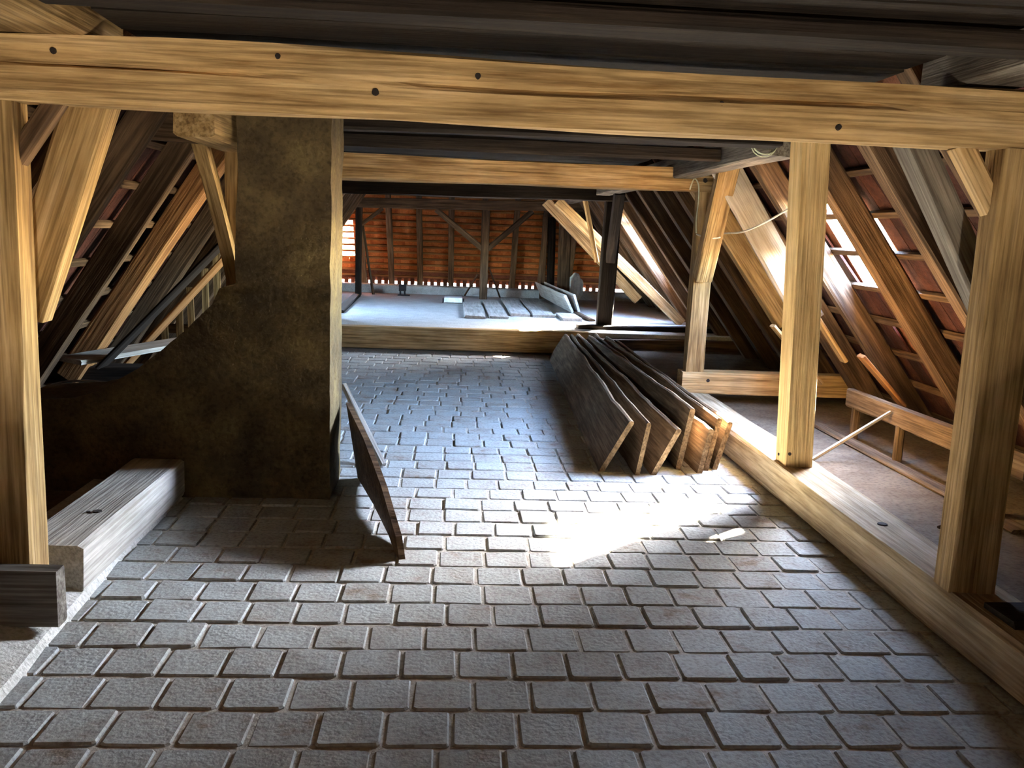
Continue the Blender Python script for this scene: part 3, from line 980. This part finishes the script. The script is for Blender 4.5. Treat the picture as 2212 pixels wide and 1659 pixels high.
o = upright_sheet('plank', [(-0.205, 4.06, 0.0, 0.115), (-0.235, 4.16, 0.005, 0.205), (-0.275, 4.34, 0.02, 0.27), (-0.325, 4.52, 0.035, 0.34), (-0.39, 4.78, 0.04, 0.41), (-0.47, 5.10, 0.03, 0.45), (-0.545, 5.44, 0.0, 0.47)], 0.03, 'rafter')
tag(o, 'warped dark plank standing on edge against the chimney, rounded at its end', 'plank')
o = timber('lath', (-0.42, 5.70, 0.012), (-0.745, 6.25, 0.43), 0.03, 0.04, 'greyplank', wob=0.003, ch=0.004)
tag(o, 'thin grey lath leaning beside the warped plank', 'lath')

# ================================================================== STACK OF LONG BOARDS ON EDGE
def long_board(name, label, nb, nt_, fb, ft, thick, mat, seed, grp=None):
    """nb/nt: near bottom/top points, fb/ft: far bottom/top; wavy top edge"""
    nb, nt_, fb, ft = map(Vector, (nb, nt_, fb, ft))
    bm = bmesh.new()
    rows = []
    seg = 26
    side = Vector((1, 0, -0.35)).normalized() * thick
    for i in range(seg + 1):
        t = i / seg
        b = nb.lerp(fb, t)
        tp = nt_.lerp(ft, t)
        wv = 0.012 * noise.noise(Vector((t * 9, seed * 3.7, 0))) + 0.007 * noise.noise(Vector((t * 24, seed * 1.7, 5)))
        tp = tp + (tp - b).normalized() * wv + Vector((0.02 * noise.noise(Vector((t * 4, seed, 8))), 0, 0))
        mid = b.lerp(tp, 0.5) + Vector((0.008 * noise.noise(Vector((t * 5, seed, 2))), 0, 0))
        cr = tp - (tp - b).normalized() * 0.012
        rows.append([bm.verts.new(p) for p in (b, mid, cr, tp + side * 0.3, tp + side * 0.8, cr + side, mid + side, b + side)])
    n = 8
    for r0, r1 in zip(rows, rows[1:]):
        for k_ in range(n):
            bm.faces.new((r0[k_], r0[(k_+1) % n], r1[(k_+1) % n], r1[k_]))
    bm.faces.new(rows[0])
    bm.faces.new(list(reversed(rows[-1])))
    bmesh.ops.recalc_face_normals(bm, faces=bm.faces[:])
    # put the mesh in a local frame with X along the board so the grain follows it
    mw, L_ = frame(nb, fb)
    inv = mw.inverted()
    for v in bm.verts:
        v.co = inv @ v.co
    me = bpy.data.meshes.new(name)
    bm.to_mesh(me)
    bm.free()
    o_ = link(name, me, M[mat])
    o_.matrix_world = mw
    tag(o_, label, 'board', grp)
    return o_
G = 'long boards stacked on edge on the tiles'
LB = [
    ('outermost long board of the stack, lying lowest toward the open tiles', (0.985, 5.72, 0.0), (1.165, 5.68, 0.355), (1.19, 11.0, 0.0), (1.375, 11.0, 0.31), 0.034),
    ('second long board of the stack from the open tiles', (1.21, 5.63, 0.0), (1.275, 5.66, 0.350), (1.27, 10.9, 0.0), (1.44, 10.9, 0.32), 0.030),
    ('third long board of the stack, with a rounded upper corner', (1.32, 5.66, 0.0), (1.465, 5.62, 0.325), (1.36, 11.05, 0.0), (1.53, 11.0, 0.32), 0.034),
    ('tallest long board of the stack with a bright sunlit top edge', (1.525, 5.82, 0.0), (1.575, 5.74, 0.445), (1.47, 10.7, 0.0), (1.63, 10.7, 0.34), 0.036),
    ('long board behind the tallest one in the stack', (1.645, 5.72, 0.0), (1.70, 5.70, 0.315), (1.58, 10.9, 0.0), (1.73, 10.9, 0.34), 0.034),
    ('sixth long board of the stack, close to the sill', (1.71, 5.80, 0.0), (1.775, 5.78, 0.375), (1.66, 10.6, 0.0), (1.82, 10.6, 0.34), 0.032),
    ('innermost long board of the stack against the sill beam', (1.785, 5.85, 0.0), (1.855, 5.80, 0.345), (1.75, 10.4, 0.0), (1.905, 10.4, 0.33), 0.034),
]
for i, (lb, a, b, c, e, th) in enumerate(LB):
    long_board('long_board', lb, a, b, c, e, th, 'board', i + 1, G)

# ================================================================== FAR FLOOR
zf = 0.281
slabs = [((0.16, 12.75), (0.15, 15.3), 0.30), ((0.50, 12.85), (0.49, 15.6), 0.28), ((0.84, 13.3), (0.84, 16.2), 0.29), ((1.19, 13.25), (1.22, 16.5), 0.33), ((1.56, 12.85), (1.54, 13.65), 0.28)]
sl_lab = ['grey plank on the raised floor nearest the open end of the row', 'grey plank lying second in the row on the raised floor', 'grey plank lying in the middle of the row on the raised floor', 'long grey plank beside the upright planks on the raised floor', 'short pale plank at the foot of the upright planks']
for i, (a, b, w_) in enumerate(slabs):
    o = timber('plank', (a[0] + .15, a[1], zf + 0.02), (b[0] + .15, b[1], zf + 0.02), w_, 0.04, 'greyplank', wob=0.008, ch=0.006)
    tag(o, sl_lab[i], 'plank', 'planks lying on the raised floor')
o = timber('plank', (1.76, 13.75, 0.455), (1.57, 16.8, 0.47), 0.035, 0.30, 'greyplank', upv=(-0.5, 0, 1), wob=0.006)
tag(o, 'pale grey plank standing tilted behind the row of lying planks', 'plank')
o = timber('plank', (1.90, 13.9, 0.455), (1.72, 16.8, 0.47), 0.035, 0.30, 'greyplank', upv=(-0.35, 0, 1), wob=0.006)
tag(o, 'second tilted plank close behind the pale grey upright one', 'plank')
o = timber('plank', (2.0, 12.9, 0.30), (1.85, 14.5, 0.31), 0.10, 0.035, 'rafter', wob=0.004)
tag(o, 'narrow dark plank lying beside the upright planks', 'plank')
tray = empty('white_tray', (-0.01, 15.3, zf))
tag(tray, 'small bright white box on the raised floor', 'box')
bpy.context.view_layer.update()
def child_box(name, x0, x1, y0, y1, z0, z1, mat, par, bev=0.004):
    o_ = box(name, x0, x1, y0, y1, z0, z1, mat, bev)
    o_.parent = par
    o_.matrix_parent_inverse = par.matrix_world.inverted()
    return o_
child_box('body', -0.16, 0.14, 15.12, 15.50, zf + 0.02, zf + 0.10, 'white', tray)
for sx in (-0.19, 0.15):
    child_box('end_handle', sx, sx + 0.025, 15.2, 15.4, zf, zf + 0.075, 'iron', tray)
child_box('base', -0.17, 0.15, 15.15, 15.48, zf, zf + 0.022, 'greyplank', tray)
st = empty('iron_stand', (-0.93, 16.55, zf))
tag(st, 'small dark two-legged stand in front of the low kerb', 'stand')
bpy.context.view_layer.update()
child_box('block', -1.0, -0.87, 16.5, 16.62, zf + 0.08, zf + 0.20, 'iron', st)
for sx in (-0.99, -0.91):
    child_box('leg', sx, sx + 0.03, 16.54, 16.58, zf, zf + 0.085, 'iron', st)
child_box('foot', -1.02, -0.80, 16.46, 16.62, zf, zf + 0.015, 'iron', st)
# plastic bag: crumpled sack
bm = bmesh.new()
bmesh.ops.create_icosphere(bm, subdivisions=4, radius=1)
for v in bm.verts:
    c = v.co.copy()
    n1 = noise.noise(c * 2.2) * 0.22 + noise.noise(c * 6) * 0.10
    tpz = 1 - 0.35 * max(0, c.z)
    v.co = Vector((c.x * 0.15 * tpz * (1 + n1), c.y * 0.12 * tpz * (1 + n1), (abs(c.z) ** 0.7) * math.copysign(0.27, c.z) + 0.05 * n1))
    if v.co.z < -0.25:
        v.co.z = -0.25
me = bpy.data.meshes.new('plastic_bag')
bm.to_mesh(me)
bm.free()
bag = link('plastic_bag', me, M['bag'])
bag.location = (2.24, 16.75, zf + 0.25)
tag(bag, 'crumpled whitish plastic bag hanging full beside the light brown post', 'bag')
o = timber('roll', (1.80, 16.95, zf), (1.78, 17.0, 1.80), 0.14, 0.14, 'dark', upv=(1, 0, 0), wob=0.012, ch=0.04)
tag(o, 'tall black roll of sheeting standing near the hip', 'roll')
o = timber('board', (-1.62, 12.9, 0.30), (-1.70, 16.0, 0.30), 0.14, 0.05, 'dark', wob=0.004)
tag(o, 'dark board along the window side of the raised floor', 'board')

# ================================================================== WIRES
pts = []
for i in range(60):
    t = i / 59 * 2 * math.pi * 3.2
    r_ = 0.075 + 0.012 * math.sin(t * 0.7)
    pts.append((1.775 + r_ * math.cos(t) + 0.012 * math.sin(t / 3), 5.30 + 0.006 * math.sin(t * 2.1), 2.105 + r_ * 0.95 * math.sin(t)))
o = link('wire_coil', tube_mesh('wire_coil', pts, 0.0032, 6), M['wire'])
tag(o, 'coil of pale wire hung on the end of the grey plate', 'wire coil')
path = smooth_path([(2.02, 7.58, 1.57), (2.06, 7.38, 1.545), (2.13, 7.30, 1.55), (2.20, 7.42, 1.585), (2.16, 6.8, 1.60), (2.08, 6.1, 1.66), (2.0, 5.45, 1.735), (1.985, 5.34, 1.745)], 8)
o = link('cable', tube_mesh('cable', path, 0.007, 6), M['cable'])
tag(o, 'white cable slung from the leaning brace to the fresh post', 'cable')
path = smooth_path([(1.96, 7.685, 1.94), (1.99, 7.68, 2.03), (2.03, 7.68, 1.98), (2.045, 7.70, 1.85), (2.04, 7.71, 1.70), (2.05, 7.71, 1.58)], 8)
o = link('cable', tube_mesh('cable', path, 0.006, 6), M['wire'])
tag(o, 'thin grey cable looping over the tie beam beside the peg holes', 'cable')
